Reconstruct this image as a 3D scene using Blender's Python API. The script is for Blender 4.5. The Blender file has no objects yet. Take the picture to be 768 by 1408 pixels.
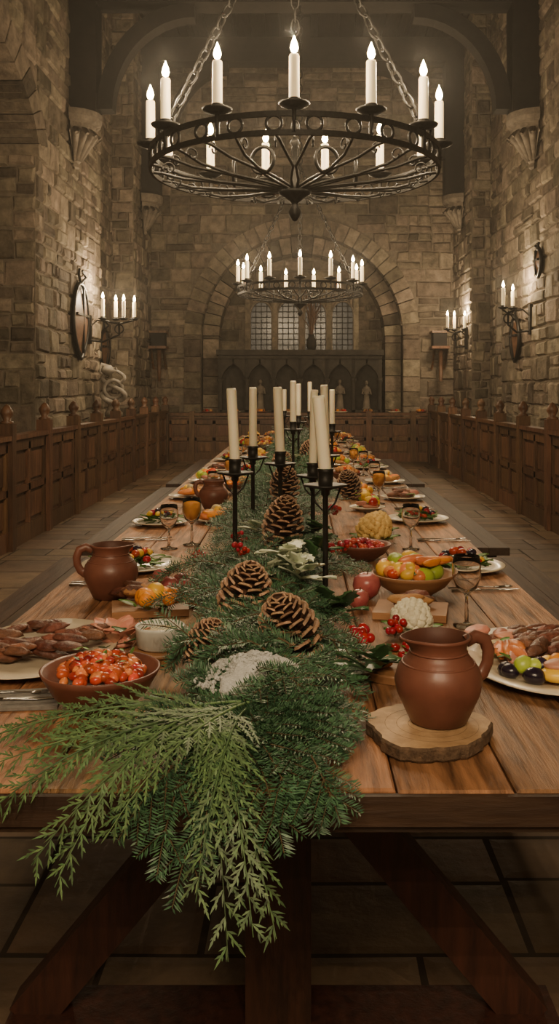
import bpy, math, random
from math import sin, cos, pi, sqrt, atan2, radians
from mathutils import Vector, Matrix, Euler
R = random.Random(7)
TT = 0.75      # table top height
# ------------------------------------------------------------------ materials
def mat(name, c1, c2=None, rough=.6, scale=20., bump=.0, isl=0., metal=0., stretch=(1,1,1), emit=None, estr=0., trans=0., coat=0., sss=0., ior=1.45, detail=6, spec=.5, bdist=.01):
    m = bpy.data.materials.new(name); m.use_nodes = True
    nt = m.node_tree; N = nt.nodes; L = nt.links
    b = N['Principled BSDF']
    b.inputs['Roughness'].default_value = rough
    b.inputs['Metallic'].default_value = metal
    b.inputs['IOR'].default_value = ior
    b.inputs['Specular IOR Level'].default_value = spec
    b.inputs['Transmission Weight'].default_value = trans
    b.inputs['Coat Weight'].default_value = coat
    if sss:
        b.inputs['Subsurface Weight'].default_value = sss
        b.inputs['Subsurface Radius'].default_value = (.02,.01,.005)
    if c2 is None: c2 = tuple(x*.75 for x in c1)
    tc = N.new('ShaderNodeTexCoord'); mp = N.new('ShaderNodeMapping')
    mp.inputs['Scale'].default_value = stretch
    L.new(tc.outputs['Object'], mp.inputs['Vector'])
    no = N.new('ShaderNodeTexNoise'); no.inputs['Scale'].default_value = scale; no.inputs['Detail'].default_value = detail
    no.inputs['Roughness'].default_value = .62
    g = N.new('ShaderNodeNewGeometry')
    if isl:
        add = N.new('ShaderNodeVectorMath'); add.operation='MULTIPLY_ADD'
        cmb = N.new('ShaderNodeCombineXYZ')
        for k in range(3): L.new(g.outputs['Random Per Island'], cmb.inputs[k])
        add.inputs[1].default_value = (37,11,23)
        L.new(cmb.outputs[0], add.inputs[0]); L.new(mp.outputs[0], add.inputs[2])
        L.new(add.outputs[0], no.inputs['Vector'])
    else:
        L.new(mp.outputs[0], no.inputs['Vector'])
    rp = N.new('ShaderNodeMapRange'); rp.inputs[1].default_value=.32; rp.inputs[2].default_value=.68
    L.new(no.outputs['Fac'], rp.inputs[0])
    mx = N.new('ShaderNodeMix'); mx.data_type='RGBA'
    mx.inputs[6].default_value=(*c1,1); mx.inputs[7].default_value=(*c2,1)
    L.new(rp.outputs[0], mx.inputs[0])
    out = mx.outputs[2]
    if isl:
        hs = N.new('ShaderNodeHueSaturation')
        mr = N.new('ShaderNodeMapRange'); mr.inputs[3].default_value=1-isl; mr.inputs[4].default_value=1+isl
        L.new(g.outputs['Random Per Island'], mr.inputs[0]); L.new(mr.outputs[0], hs.inputs['Value'])
        wn = N.new('ShaderNodeTexWhiteNoise'); wn.noise_dimensions='1D'
        L.new(g.outputs['Random Per Island'], wn.inputs['W'])
        mr2 = N.new('ShaderNodeMapRange'); mr2.inputs[3].default_value=.5-.03*isl; mr2.inputs[4].default_value=.5+.03*isl
        L.new(wn.outputs['Value'], mr2.inputs[0]); L.new(mr2.outputs[0], hs.inputs['Hue'])
        L.new(out, hs.inputs['Color']); out = hs.outputs[0]
    L.new(out, b.inputs['Base Color'])
    if bump:
        bp = N.new('ShaderNodeBump'); bp.inputs['Strength'].default_value=bump; bp.inputs['Distance'].default_value=bdist
        L.new(no.outputs['Fac'], bp.inputs['Height']); L.new(bp.outputs[0], b.inputs['Normal'])
    if emit:
        b.inputs['Emission Color'].default_value=(*emit,1); b.inputs['Emission Strength'].default_value=estr
    return m
M = {}
M['stone'] = mat('wall_stone',(.25,.205,.155),(.098,.081,.062),rough=.9,scale=6,bump=1.0,isl=.5,detail=11,bdist=.05,spec=.2)
M['mortar'] = mat('wall_mortar',(.21,.178,.14),(.13,.108,.085),rough=.95,scale=14,bump=.5,spec=.1)
M['flag'] = mat('flagstone',(.19,.125,.078),(.09,.058,.036),rough=.6,scale=4,bump=.5,isl=.3,detail=8,bdist=.02)
M['flagj'] = mat('flag_joint',(.05,.036,.026),rough=.9)
M['carved'] = mat('carved_stone',(.25,.21,.165),(.12,.10,.08),rough=.9,scale=9,bump=.6,bdist=.03)
M['dstone'] = mat('dark_carved_stone',(.06,.052,.043),(.03,.026,.022),rough=.85,scale=8,bump=.4,bdist=.02)
M['beam'] = mat('dark_oak_beam',(.018,.014,.011),(.008,.006,.005),rough=.75,scale=6,bump=.4,stretch=(1,1,1))
M['ceil'] = mat('ceiling_boards',(.032,.024,.018),(.012,.009,.007),rough=.8,scale=5,bump=.3,isl=.4,stretch=(6,.6,1))
M['tablewood'] = mat('table_wood',(.40,.20,.085),(.075,.034,.015),rough=.5,scale=2.6,bump=1.0,isl=.35,stretch=(20,1.7,5),detail=14,bdist=.010)
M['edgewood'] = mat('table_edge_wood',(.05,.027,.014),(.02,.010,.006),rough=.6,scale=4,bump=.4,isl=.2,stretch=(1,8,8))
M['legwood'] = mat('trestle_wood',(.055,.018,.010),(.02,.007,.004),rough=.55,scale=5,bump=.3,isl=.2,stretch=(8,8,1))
M['panel'] = mat('oak_panelling',(.155,.075,.037),(.055,.025,.012),rough=.45,scale=4,bump=.3,isl=.35,stretch=(6,6,.9))
M['bench'] = mat('bench_oak',(.06,.03,.016),(.025,.012,.007),rough=.55,scale=4,bump=.3,isl=.3,stretch=(9,.9,6))
M['iron'] = mat('black_iron',(.026,.024,.022),(.012,.011,.010),rough=.5,scale=60,bump=.3,metal=.6,bdist=.003)
M['wax'] = mat('candle_wax',(.85,.78,.60),(.78,.70,.52),rough=.45,scale=8,sss=.3)
M['waxlit'] = mat('lit_candle_wax',(.85,.76,.55),(.80,.68,.46),rough=.45,scale=8,sss=.3,emit=(1,.72,.34),estr=.45)  # flame glow in the wax put in as emission
M['flame'] = mat('flame',(1,.8,.5),rough=1,emit=(1,.72,.36),estr=80)
M['wick'] = mat('wick',(.02,.015,.01),rough=.9)
M['terra'] = mat('terracotta',(.19,.068,.044),(.10,.035,.023),rough=.42,scale=7,bump=.15,coat=.1)
M['terrain'] = mat('terracotta_inner',(.10,.035,.022),(.06,.02,.013),rough=.6,scale=7)
M['bowlwood'] = mat('turned_wood',(.36,.18,.08),(.2,.09,.04),rough=.45,scale=6,stretch=(1,1,6))
M['cer'] = mat('cream_ceramic',(.66,.57,.44),(.54,.46,.34),rough=.28,scale=6,coat=.3)
M['cerw'] = mat('white_ceramic',(.62,.62,.58),(.5,.5,.47),rough=.3,scale=8,coat=.3)
M['slice'] = mat('wood_slice_face',(.50,.33,.18),(.28,.165,.08),rough=.6,scale=22,bump=.3)
M['bark'] = mat('bark',(.14,.085,.05),(.05,.03,.018),rough=.9,scale=50,bump=.9)
M['meat'] = mat('roast_meat',(.23,.085,.05),(.06,.02,.012),rough=.3,scale=45,bump=.9,isl=.4)
M['ham'] = mat('pink_ham',(.62,.30,.22),(.48,.19,.13),rough=.4,scale=25,bump=.3,isl=.2)
M['salmon'] = mat('salmon',(.75,.27,.09),(.62,.17,.05),rough=.3,scale=25,bump=.2,isl=.2)
M['red'] = mat('tomato_red',(.50,.04,.02),(.34,.018,.012),rough=.2,scale=12,isl=.3,coat=.3)
M['tom'] = mat('cherry_tomato',(.60,.10,.045),(.34,.03,.014),rough=.2,scale=25,isl=.5,coat=.4)
M['crim'] = mat('crimson_berry',(.36,.01,.018),(.24,.006,.012),rough=.2,isl=.3,coat=.4)
M['orange'] = mat('orange_fruit',(.85,.33,.03),(.75,.22,.02),rough=.4,scale=40,bump=.2,isl=.2)
M['yellow'] = mat('yellow_fruit',(.85,.55,.06),(.75,.42,.04),rough=.35,scale=25,isl=.2)
M['lime'] = mat('lime_fruit',(.42,.52,.07),(.3,.4,.04),rough=.35,scale=25,isl=.3)
M['plum'] = mat('dark_plum',(.025,.014,.035),(.012,.008,.018),rough=.25,isl=.3,coat=.4)
M['cream'] = mat('cream_food',(.72,.62,.40),(.6,.48,.28),rough=.6,scale=50,bump=.5,isl=.2)
M['cauli'] = mat('cauliflower',(.82,.78,.62),(.7,.64,.46),rough=.7,scale=90,bump=.7)
M['roma'] = mat('golden_cauliflower',(.80,.55,.20),(.64,.40,.12),rough=.7,scale=90,bump=.7)
M['apple'] = mat('red_apple',(.42,.12,.10),(.24,.03,.045),rough=.3,scale=20,coat=.2)
M['bread'] = mat('bread_crust',(.48,.25,.09),(.30,.13,.04),rough=.7,scale=18,bump=.4,isl=.2)
M['leafg'] = mat('salad_leaf',(.12,.22,.04),(.05,.12,.025),rough=.45,scale=30,isl=.4)
M['holly'] = mat('holly_leaf',(.07,.15,.06),(.04,.10,.04),rough=.3,scale=30,isl=.3)
M['variegated'] = mat('variegated_leaf',(.74,.77,.62),(.54,.62,.46),rough=.4,scale=40,isl=.2)
M['fir'] = mat('fir_needles',(.062,.135,.068),(.026,.072,.036),rough=.42,scale=7,isl=.6)
M['firsh'] = mat('fir_shade_filler',(.014,.032,.015),(.008,.018,.008),rough=.7,scale=60,bump=.8)  # filler under the sprigs; shade in the gaps put into its dark colour
M['cedar'] = mat('cedar_foliage',(.105,.18,.066),(.05,.10,.04),rough=.5,scale=9,isl=.45)
M['stem'] = mat('twig',(.10,.065,.03),rough=.8)
M['cone'] = mat('pinecone_scale',(.11,.05,.026),(.05,.022,.012),rough=.6,scale=40,bump=.3,isl=.3)
M['conetip'] = mat('pinecone_tip',(.50,.31,.19),(.22,.12,.07),rough=.6,scale=60,bump=.3,isl=.3)
M['snow'] = mat('coarse_salt',(.78,.79,.78),(.60,.61,.61),rough=.7,scale=160,bump=1.0)
M['glass'] = mat('clear_glass',(1,1,1),(1,1,1),rough=.02,trans=1,ior=1.45)
M['juice'] = mat('amber_drink',(.80,.36,.08),(.7,.28,.05),rough=.1,coat=.5)
M['steel'] = mat('cutlery_steel',(.45,.43,.4),(.35,.33,.3),rough=.25,metal=1)
M['linen'] = mat('linen_napkin',(.22,.20,.18),(.14,.13,.12),rough=.9,scale=80,bump=.3)
M['pane'] = mat('leaded_glass',(.06,.065,.07),(.02,.023,.027),rough=.2,scale=9,isl=.6,emit=(.6,.63,.65),estr=.02)
M['lead'] = mat('window_lead',(.012,.012,.012),rough=.6)
M['shieldw'] = mat('shield_leather',(.16,.085,.05),(.07,.035,.02),rough=.5,scale=10,bump=.3)
M['pale'] = mat('pale_carving',(.42,.38,.33),(.24,.22,.19),rough=.7,scale=15,bump=.3)
# ------------------------------------------------------------------ mesh builder
class MB:
    def __init__(s): s.v=[];s.f=[];s.m=[];s.s=[];s.mats=[]
    def mi(s,k):
        if k not in s.mats: s.mats.append(k)
        return s.mats.index(k)
    def add(s,vs,fs,k,smooth=True,X=None):
        o=len(s.v)
        if X is not None: vs=[X@Vector(v) for v in vs]
        s.v.extend([tuple(v) for v in vs]); i=s.mi(k)
        for f in fs: s.f.append(tuple(a+o for a in f)); s.m.append(i); s.s.append(smooth)
    def box(s,c,d,k,rot=None,bev=0):
        x,y,z=[a/2 for a in d]
        vs=[(a*x,b*y,e*z) for a in(-1,1) for b in(-1,1) for e in(-1,1)]
        fs=[(0,1,3,2),(4,6,7,5),(0,4,5,1),(2,3,7,6),(0,2,6,4),(1,5,7,3)]
        X=Matrix.Translation(c)
        if rot is not None: X=X@Euler(rot).to_matrix().to_4x4()
        s.add(vs,fs,k,False,X)
    def hexa(s,p,k):   # 8 corners, bottom ring 0-3, top ring 4-7
        s.add(p,[(3,2,1,0),(4,5,6,7),(0,1,5,4),(1,2,6,5),(2,3,7,6),(3,0,4,7)],k,False)
    def lathe(s,prof,k,c=(0,0,0),seg=28,sx=1,sy=1,X=None,spout=None,smooth=True,km=None):
        vs=[];fs=[]
        n=len(prof)
        zt=max(p[1] for p in prof)
        for (r,z) in prof:
            for j in range(seg):
                a=2*pi*j/seg; rr=r
                if spout and z>zt*.86:
                    d=cos(a-spout[0]); 
                    if d>0: rr+=spout[1]*(d**8)*((z-zt*.86)/(zt*.14))
                vs.append((c[0]+rr*cos(a)*sx,c[1]+rr*sin(a)*sy,c[2]+z))
        for i in range(n-1):
            for j in range(seg):
                k2=(j+1)%seg
                fs.append((i*seg+j,i*seg+k2,(i+1)*seg+k2,(i+1)*seg+j))
        s.add(vs,fs,k,smooth,X)
    def ell(s,c,r,k,rot=(0,0,0),seg=12,rings=8,nz=0.):
        vs=[];fs=[]
        ph=[R.uniform(0,6.3) for _ in range(6)]
        for i in range(rings+1):
            t=pi*i/rings
            for j in range(seg):
                a=2*pi*j/seg
                x,y,z=sin(t)*cos(a),sin(t)*sin(a),cos(t)
                q=1+nz*(sin(3*x+ph[0])+sin(4*y+ph[1])+sin(5*z+ph[2])+.5*sin(8*x+ph[3])+.5*sin(9*y+ph[4]))*.4
                vs.append((x*r[0]*q,y*r[1]*q,z*r[2]*q))
        for i in range(rings):
            for j in range(seg):
                k2=(j+1)%seg
                fs.append((i*seg+j,(i+1)*seg+j,(i+1)*seg+k2,i*seg+k2))
        s.add(vs,fs,k,True,Matrix.Translation(c)@Euler(rot).to_matrix().to_4x4())
    def tube(s,path,rad,k,seg=8,closed=False,flat=1.):
        P=[Vector(p) for p in path]; n=len(P)
        if not hasattr(rad,'__len__'): rad=[rad]*n
        vs=[];fs=[]; ref=None
        for i in range(n):
            if closed: t=(P[(i+1)%n]-P[i-1])
            else: t=P[min(i+1,n-1)]-P[max(i-1,0)]
            t.normalize()
            if ref is None:
                ref=Vector((0,0,1)) if abs(t.z)<.9 else Vector((1,0,0))
            u=t.cross(ref); 
            if u.length<1e-4: u=t.cross(Vector((0,1,0)))
            u.normalize(); w=u.cross(t).normalized(); ref=w
            for j in range(seg):
                a=2*pi*j/seg
                vs.append(P[i]+(u*cos(a)+w*sin(a)*flat)*rad[i])
        m=n if closed else n-1
        for i in range(m):
            for j in range(seg):
                k2=(j+1)%seg; i2=(i+1)%n
                fs.append((i*seg+j,i*seg+k2,i2*seg+k2,i2*seg+j))
        if not closed:
            fs.append(tuple(range(seg))); fs.append(tuple(range((n-1)*seg+seg-1,(n-1)*seg-1,-1)))
        s.add(vs,fs,k,True)
    def ring(s,c,r,t,k,ax=(0,0,1),seg=24,ts=6,sy=1.,sp=0.):
        q=Vector((0,0,1)).rotation_difference(Vector(ax)).to_matrix()
        if sp: q=q@Matrix.Rotation(sp,3,'Z')
        P=[Vector(c)+q@Vector((r*cos(2*pi*i/seg),r*sy*sin(2*pi*i/seg),0)) for i in range(seg)]
        s.tube(P,t,k,ts,True)
    def build(s,name,origin=None):
        if origin is None:
            xs=[v[0] for v in s.v];ys=[v[1] for v in s.v];zs=[v[2] for v in s.v]
            origin=((min(xs)+max(xs))/2,(min(ys)+max(ys))/2,min(zs))
        ox,oy,oz=origin
        me=bpy.data.meshes.new(name)
        me.from_pydata([(a-ox,b-oy,c-oz) for a,b,c in s.v],[],s.f)
        for k in s.mats: me.materials.append(M[k])
        me.polygons.foreach_set('material_index',s.m)
        me.polygons.foreach_set('use_smooth',s.s)
        me.update()
        ob=bpy.data.objects.new(name,me); ob.location=origin
        bpy.context.scene.collection.objects.link(ob)
        return ob
def plight(p,w,r=.012,col=(1,.76,.47)):
    l=bpy.data.lights.new('flame_light','POINT'); l.energy=w; l.color=col; l.shadow_soft_size=r
    o=bpy.data.objects.new('candle_light',l); o.location=p
    bpy.context.scene.collection.objects.link(o); return o
# ------------------------------------------------------------------ masonry
def stone(mb,O,U,V,N,u0,u1,v0,v1,k='stone',ra=(.012,.035)):
    g=.008; jj=.014 if k=='stone' else .004
    j=lambda: R.uniform(-jj,jj)
    u0+=g;u1-=g;v0+=g;v1-=g
    if u1-u0<.03 or v1-v0<.03: return
    h=R.uniform(*ra); i=min(.024,(u1-u0)*.25,(v1-v0)*.25)
    o=[(u0+j(),v0+j()),(u1+j(),v0+j()),(u1+j(),v1+j()),(u0+j(),v1+j())]
    cu=(u0+u1)/2; cv=(v0+v1)/2
    inn=[(a+(i if a<cu else -i)+j()*.5,b+(i if b<cv else -i)+j()*.5) for a,b in o]
    vs=[O+U*a+V*b for a,b in o]+[O+U*a+V*b+N*(h+j()*(.6 if k=='stone' else .1)) for a,b in inn]
    mb.add(vs,[(4,5,6,7),(0,1,5,4),(1,2,6,5),(2,3,7,6),(3,0,4,7)],k,False)
def stones(mb,O,U,V,N,W,H,ok=None,k='stone',rh=(.17,.38),rw=(.22,.62),ra=(.012,.04)):
    O,U,V,N=map(Vector,(O,U,V,N))
    def put(a,b,c,d):
        a=max(a,0);b=min(b,W);c=max(c,0);d=min(d,H)
        if b-a<.05 or d-c<.05: return
        if ok and not ok((a+b)/2,(c+d)/2): return
        stone(mb,O,U,V,N,a,b,c,d,k,ra)
    v=0
    while v<H:
        h=R.uniform(*rh)
        if H-v-h<.12: h=H-v
        u=-R.uniform(0,.4)
        while u<W:
            w=R.uniform(*rw); p=R.random()
            if h>.28 and p<.45:
                hh=h*R.uniform(.4,.6); a=u+w*R.uniform(.35,.65)
                put(u,u+w,v,v+hh); put(u,a,v+hh,v+h); put(a,u+w,v+hh,v+h)
            elif p<.6 and h>.26:
                hh=h*R.uniform(.4,.6); put(u,u+w,v,v+hh); put(u,u+w,v+hh,v+h)
            else: put(u,u+w,v,v+h)
            u+=w
        v+=h
def slab(mb,O,U,V,N,W,H,th=.3,k='mortar'):
    O,U,V,N=map(Vector,(O,U,V,N))
    a=O-N*th
    mb.hexa([O,O+U*W,O+U*W+V*H,O+V*H,a,a+U*W,a+U*W+V*H,a+V*H],k)
CH=8.2
Z=Vector((0,0,1))
# left wall
mb=MB()
def arch_l(y):    # soffit height of the near-bay arch
    t=(y-7.6)/2.6
    return 3.95+1.0*sqrt(max(0,1-t*t)) if abs(t)<1 else 0
slab(mb,(-3.6,-4,0),(0,1,0),(0,0,1),(1,0,0),14.2,CH)
stones(mb,(-3.6,4.6,0),(0,1,0),(0,0,1),(1,0,0),5.6,5.4)
# upper wall over arch, column strips
y=5.0
while y<10.19:
    a=max(arch_l(y+.05),3.95)
    slab(mb,(-2.95,y,a),(0,1,0),(0,0,1),(1,0,0),.1,CH-a,.6); y+=.1
stones(mb,(-2.95,5.0,0),(0,1,0),(0,0,1),(1,0,0),5.2,CH,ok=lambda u,v: v>arch_l(5+u)+.38)
for i in range(22):
    a0=pi*i/22+.006; a1=pi*(i+1)/22-.006
    f=lambda a,o,x:(x,7.6+(2.6+o)*cos(a),3.95+(1.0+o)*sin(a))
    mb.hexa([f(a0,-.02,-3.5),f(a1,-.02,-3.5),f(a1,.36,-3.5),f(a0,.36,-3.5),f(a0,-.02,-2.9),f(a1,-.02,-2.9),f(a1,.36,-2.9),f(a0,.36,-2.9)],'stone')
slab(mb,(-2.95,-4,0),(0,1,0),(0,0,1),(1,0,0),9.0,CH,.6)
stones(mb,(-2.95,-4,0),(0,1,0),(0,0,1),(1,0,0),9.0,CH)
# pier A
slab(mb,(-2.95,10.2,0),(0,1,0),(0,0,1),(1,0,0),3.3,CH,.65)
stones(mb,(-2.95,10.2,0),(0,1,0),(0,0,1),(1,0,0),3.3,CH)
stones(mb,(-3.6,10.2,0),(1,0,0),(0,0,1),(0,-1,0),.65,4.0,rw=(.3,.65),rh=(.3,.42))
# recess + end pier
slab(mb,(-3.3,13.5,0),(0,1,0),(0,0,1),(1,0,0),2.5,CH)
stones(mb,(-3.3,13.5,0),(0,1,0),(0,0,1),(1,0,0),2.5,CH)
slab(mb,(-2.9,16,0),(0,1,0),(0,0,1),(1,0,0),1.8,CH,.7)
stones(mb,(-2.9,16,0),(0,1,0),(0,0,1),(1,0,0),1.8,CH)
stones(mb,(-3.3,16,0),(1,0,0),(0,0,1),(0,-1,0),.4,CH,rw=(.2,.4))
mb.build('wall_left')
# right wall
mb=MB()
slab(mb,(3.1,-4,0),(0,1,0),(0,0,1),(-1,0,0),17.8,CH,.6)
stones(mb,(3.1,-4,0),(0,1,0),(0,0,1),(-1,0,0),17.8,CH)
slab(mb,(3.4,13.8,0),(0,1,0),(0,0,1),(-1,0,0),2.2,CH)
stones(mb,(3.4,13.8,0),(0,1,0),(0,0,1),(-1,0,0),2.2,CH)
slab(mb,(3.05,16,0),(0,1,0),(0,0,1),(-1,0,0),1.8,CH,.7)
stones(mb,(3.05,16,0),(0,1,0),(0,0,1),(-1,0,0),1.8,CH)
stones(mb,(3.05,16,0),(1,0,0),(0,0,1),(0,-1,0),.35,CH,rw=(.2,.4))
mb.build('wall_right')
# back wall with blind arch
mb=MB()
CX,CZ=.07,2.4
def hole(x,r=1.97):
    d=abs(x-CX)
    return CZ+sqrt(r*r-d*d) if d<r else 0
x=-3.6
while x<3.7:
    a=hole(x+.05,1.99); slab(mb,(x,17.8,a),(1,0,0),(0,0,1),(0,-1,0),.1,CH-a,.3); x+=.1
stones(mb,(-2.9,17.8,0),(1,0,0),(0,0,1),(0,-1,0),5.95,CH,rh=(.22,.42),rw=(.3,.75),ok=lambda u,v: not(abs(u-2.9-CX)<2.3 and (v<CZ or (u-2.9-CX)**2+(v-CZ)**2<2.36**2)))
for (r0,r1,y0,y1,n) in ((1.97,2.3,17.72,18.05,30),(1.64,1.96,17.98,18.6,26)):
    for i in range(n):
        a0=pi*i/n+.005; a1=pi*(i+1)/n-.005; e=R.uniform(-.015,.015)
        f=lambda a,r,y:(CX+r*cos(a),y,CZ+r*sin(a))
        mb.hexa([f(a0,r0,y0+e),f(a1,r0,y0+e),f(a1,r1,y0+e),f(a0,r1,y0+e),f(a0,r0,y1),f(a1,r0,y1),f(a1,r1,y1),f(a0,r1,y1)],'stone')
    for sgn in(-1,1):
        z=0
        while z<CZ-.01:
            h=min(R.uniform(.25,.4),CZ-z)
            mb.box((CX+sgn*(r0+r1)/2,(y0+y1)/2,z+h/2),(r1-r0-.01,y1-y0,h-.012),'stone'); z+=h
slab(mb,(-2,18.6,0),(1,0,0),(0,0,1),(0,-1,0),4.2,4.6)
stones(mb,(-1.7,18.6,0),(1,0,0),(0,0,1),(0,-1,0),3.5,4.3,ok=lambda u,v: not(-1.05<u-1.7<1.2 and 2.1<v<3.3),rw=(.2,.5),rh=(.18,.3))
mb.build('wall_back')
# floor
mb=MB()
mb.box((0,7,-.1),(7.8,23.4,.2),'flagj')
stones(mb,(-3.6,-4,0),(1,0,0),(0,1,0),(0,0,1),7.2,22.6,k='flag',rh=(.4,.6),rw=(.45,.85),ra=(.001,.003))
mb.build('floor')
# ceiling
mb=MB()
x=-3.7
while x<3.7:
    mb.box((x+.14,7,CH+.05),(.27,23.4,.08),'ceil'); x+=.28
mb.box((0,7,CH+.13),(7.6,23.4,.06),'beam')
for i in range(8): mb.box((-3+6*i/7,7,CH-.08),(.14,22,.2),'beam')
mb.build('ceiling')
# ------------------------------------------------------------------ trusses and corbels
def truss(Y,zc,zb,wl,wr,zarch):
    mb=MB()
    mb.box(((wl+wr)/2,Y,zb+.22),(wr-wl,.36,.44),'beam')
    for sx,w in((1,wl),(-1,wr)):
        mb.box((w+sx*.17,Y,(zc+zb)/2),(.34,.36,zb-zc),'beam')
        n=12
        for i in range(n):
            def q(t,o):
                a=pi/2*t; cx=w+sx*(.34+1.25); cz=zarch
                return (cx-sx*(1.25-o)*cos(a), cz+(zb-zarch-o+.03)*sin(a))
            t0,t1=i/n,(i+1)/n
            A,B,C,D=q(t0,0),q(t1,0),q(t1,.2),q(t0,.2)
            mb.hexa([(A[0],Y-.12,A[1]),(B[0],Y-.12,B[1]),(C[0],Y-.12,C[1]),(D[0],Y-.12,D[1]),(A[0],Y+.12,A[1]),(B[0],Y+.12,B[1]),(C[0],Y+.12,C[1]),(D[0],Y+.12,D[1])],'beam')
    mb.box(((wl+wr)/2,Y,(zb+CH)/2+.2),(.3,.3,CH-zb-.45),'beam')
    mb.build('roof_truss')
    for sx,w in((1,wl),(-1,wr)):
        mb=MB()
        prof=[(.06,0),(.09,.02),(.08,.07),(.13,.12),(.15,.2),(.18,.3),(.21,.36),(.27,.45),(.3,.5),(.3,.54),(.36,.56),(.38,.62),(.38,.7),(0,.7)]
        mb.lathe(prof,'carved',(w,Y,zc-.7),seg=20,smooth=False)
        for k in range(9):   # carved leaves
            a=(-pi/2+pi*k/8) if sx>0 else (pi/2+pi*k/8)
            mb.tube([(w+.10*cos(a),Y+.10*sin(a),zc-.6),(w+.2*cos(a),Y+.2*sin(a),zc-.4),(w+.31*cos(a),Y+.31*sin(a),zc-.25),(w+.36*cos(a),Y+.36*sin(a),zc-.31)],[.025,.05,.055,.025],'carved',6)
        mb.v=[((max(x,w+.045) if sx>0 else min(x,w-.045)),y_,z_) for x,y_,z_ in mb.v]
        mb.build('stone_corbel')
truss(11.8,4.9,6.3,-2.93,3.08,4.95)
truss(16.8,4.9,7.35,-2.88,3.03,5.6)
# ------------------------------------------------------------------ window + reredos
mb=MB()
wx0,wx1=-1.03,1.17; n=4; w=(wx1-wx0)/n
for i in range(n):
    c=wx0+w*(i+.5); hw=w/2-.05; z0=2.14; zs=2.85
    pts=[]
    for j in range(13):
        a=pi*j/12; pts.append((c+hw*cos(a),zs+hw*1.25*sin(a)))
    nx,nz=4,9
    for a in range(nx):
        for b in range(nz):
            x0=c-hw+2*hw*a/nx; x1=c-hw+2*hw*(a+1)/nx; q0=z0+(zs+.3-z0)*b/nz; q1=z0+(zs+.3-z0)*(b+1)/nz
            mb.add([(x0,18.55,q0),(x1,18.55,q0),(x1,18.55,q1),(x0,18.55,q1)],[(0,1,2,3)],'pane',False)
    for a in range(nx+1):
        x0=c-hw+2*hw*a/nx; mb.box((x0,18.54,(z0+zs+.3)/2),(.018,.02,zs+.3-z0),'lead')
    for b in range(nz+1):
        q0=z0+(zs+.3-z0)*b/nz; mb.box((c,18.54,q0),(2*hw,.02,.018),'lead')
    for j in range(12):
        (xa,za),(xb,zb2)=pts[j],pts[j+1]
        mb.hexa([(xa,18.45,za),(xb,18.45,zb2),(xb,18.45,3.3),(xa,18.45,3.3),(xa,18.6,za),(xb,18.6,zb2),(xb,18.6,3.3),(xa,18.6,3.3)],'stone')
    mb.tube([(c-hw,18.44,z0)]+[(p[0],18.44,p[1]) for p in reversed(pts)]+[(c+hw,18.44,z0)],.022,'carved',6)
for i in range(n+1):
    mb.box((wx0+w*i,18.5,2.7),(.1,.16,1.15),'stone')
mb.box(((wx0+wx1)/2,18.45,2.1),(wx1-wx0+.2,.24,.08),'stone')
mb.build('window_1')
mb=MB()
x0,x1=-1.5,1.56; Yf=17.35; zt=2.02
mb.box(((x0+x1)/2,17.75,1.0),(x1-x0,.3,2.0),'dstone')
mb.box(((x0+x1)/2,17.55,zt+.03),(x1-x0+.12,.6,.1),'dstone')
mb.box(((x0+x1)/2,17.55,zt-.06),(x1-x0+.04,.5,.06),'dstone')
mb.box(((x0+x1)/2,17.60,.5),(x1-x0,.4,.9),'dstone')
n=6; w=(x1-x0)/n
for i in range(n+1):
    X=x0+w*i; mb.box((X,17.5,1.45),(.07,.2,1.1),'dstone')
    mb.lathe([(.035,0),(.035,.5),(.06,.56),(.06,.6),(0,.6)],'dstone',(X,17.42,.95),10)
for i in range(n):
    c=x0+w*(i+.5); hw=w/2-.03
    for sgn in(-1,1):
        for j in range(8):
            def P(t):
                a=t*radians(62)
                return (c+sgn*(hw-2*hw*(1-cos(a))), 1.5+2*hw*sin(a)*.85)
            A=P(j/8);B=P((j+1)/8)
            mb.hexa([(A[0],17.35,A[1]),(B[0],17.35,B[1]),(B[0],17.35,1.98),(A[0],17.35,1.98),(A[0],17.55,A[1]),(B[0],17.55,B[1]),(B[0],17.55,1.98),(A[0],17.55,1.98)],'dstone')
mb.build('stone_reredos')
for (px,pz,py,s) in ((-.73,.955,17.5,.62),(.8,.955,17.5,.62),(1.31,.955,17.5,.6)):
    mb=MB(); k='carved'
    mb.lathe([(0,0),(.14*s,0),(.14*s,.05*s),(.11*s,.06*s),(.12*s,.1*s),(.09*s,.35*s),(.08*s,.5*s),(.12*s,.66*s),(.1*s,.72*s),(.035*s,.75*s),(.03*s,.79*s)],k,(px,py,pz),14,sy=.7)
    mb.ell((px,py,pz+.86*s),(.055*s,.06*s,.075*s),k)
    for sg in(-1,1): mb.tube([(px+sg*.11*s,py,pz+.67*s),(px+sg*.14*s,py-.03*s,pz+.5*s),(px+sg*.03*s,py-.1*s,pz+.5*s)],[.035*s,.03*s,.02*s],k,6)
    mb.build('robed_statue')
# tall dried branch arrangement standing on the reredos cornice
mb=MB()
mb.lathe([(0,0),(.07,0),(.1,.1),(.09,.2),(.05,.26),(.06,.3),(.04,.3),(.03,.2),(0,.1)],'beam',(.25,17.5,2.10),14)
for i in range(34):
    a=R.uniform(0,6.28); h=R.uniform(.4,.95); s_=R.uniform(.05,.24)
    mb.tube([(.25,17.5,2.3),(.25+s_*.3*cos(a),17.5+s_*.3*sin(a),2.3+h*.6),(.25+s_*cos(a),17.5+s_*sin(a),2.3+h)],[.014,.012,.005],'shieldw',5)
mb.build('dried_branch_vase')
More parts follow.
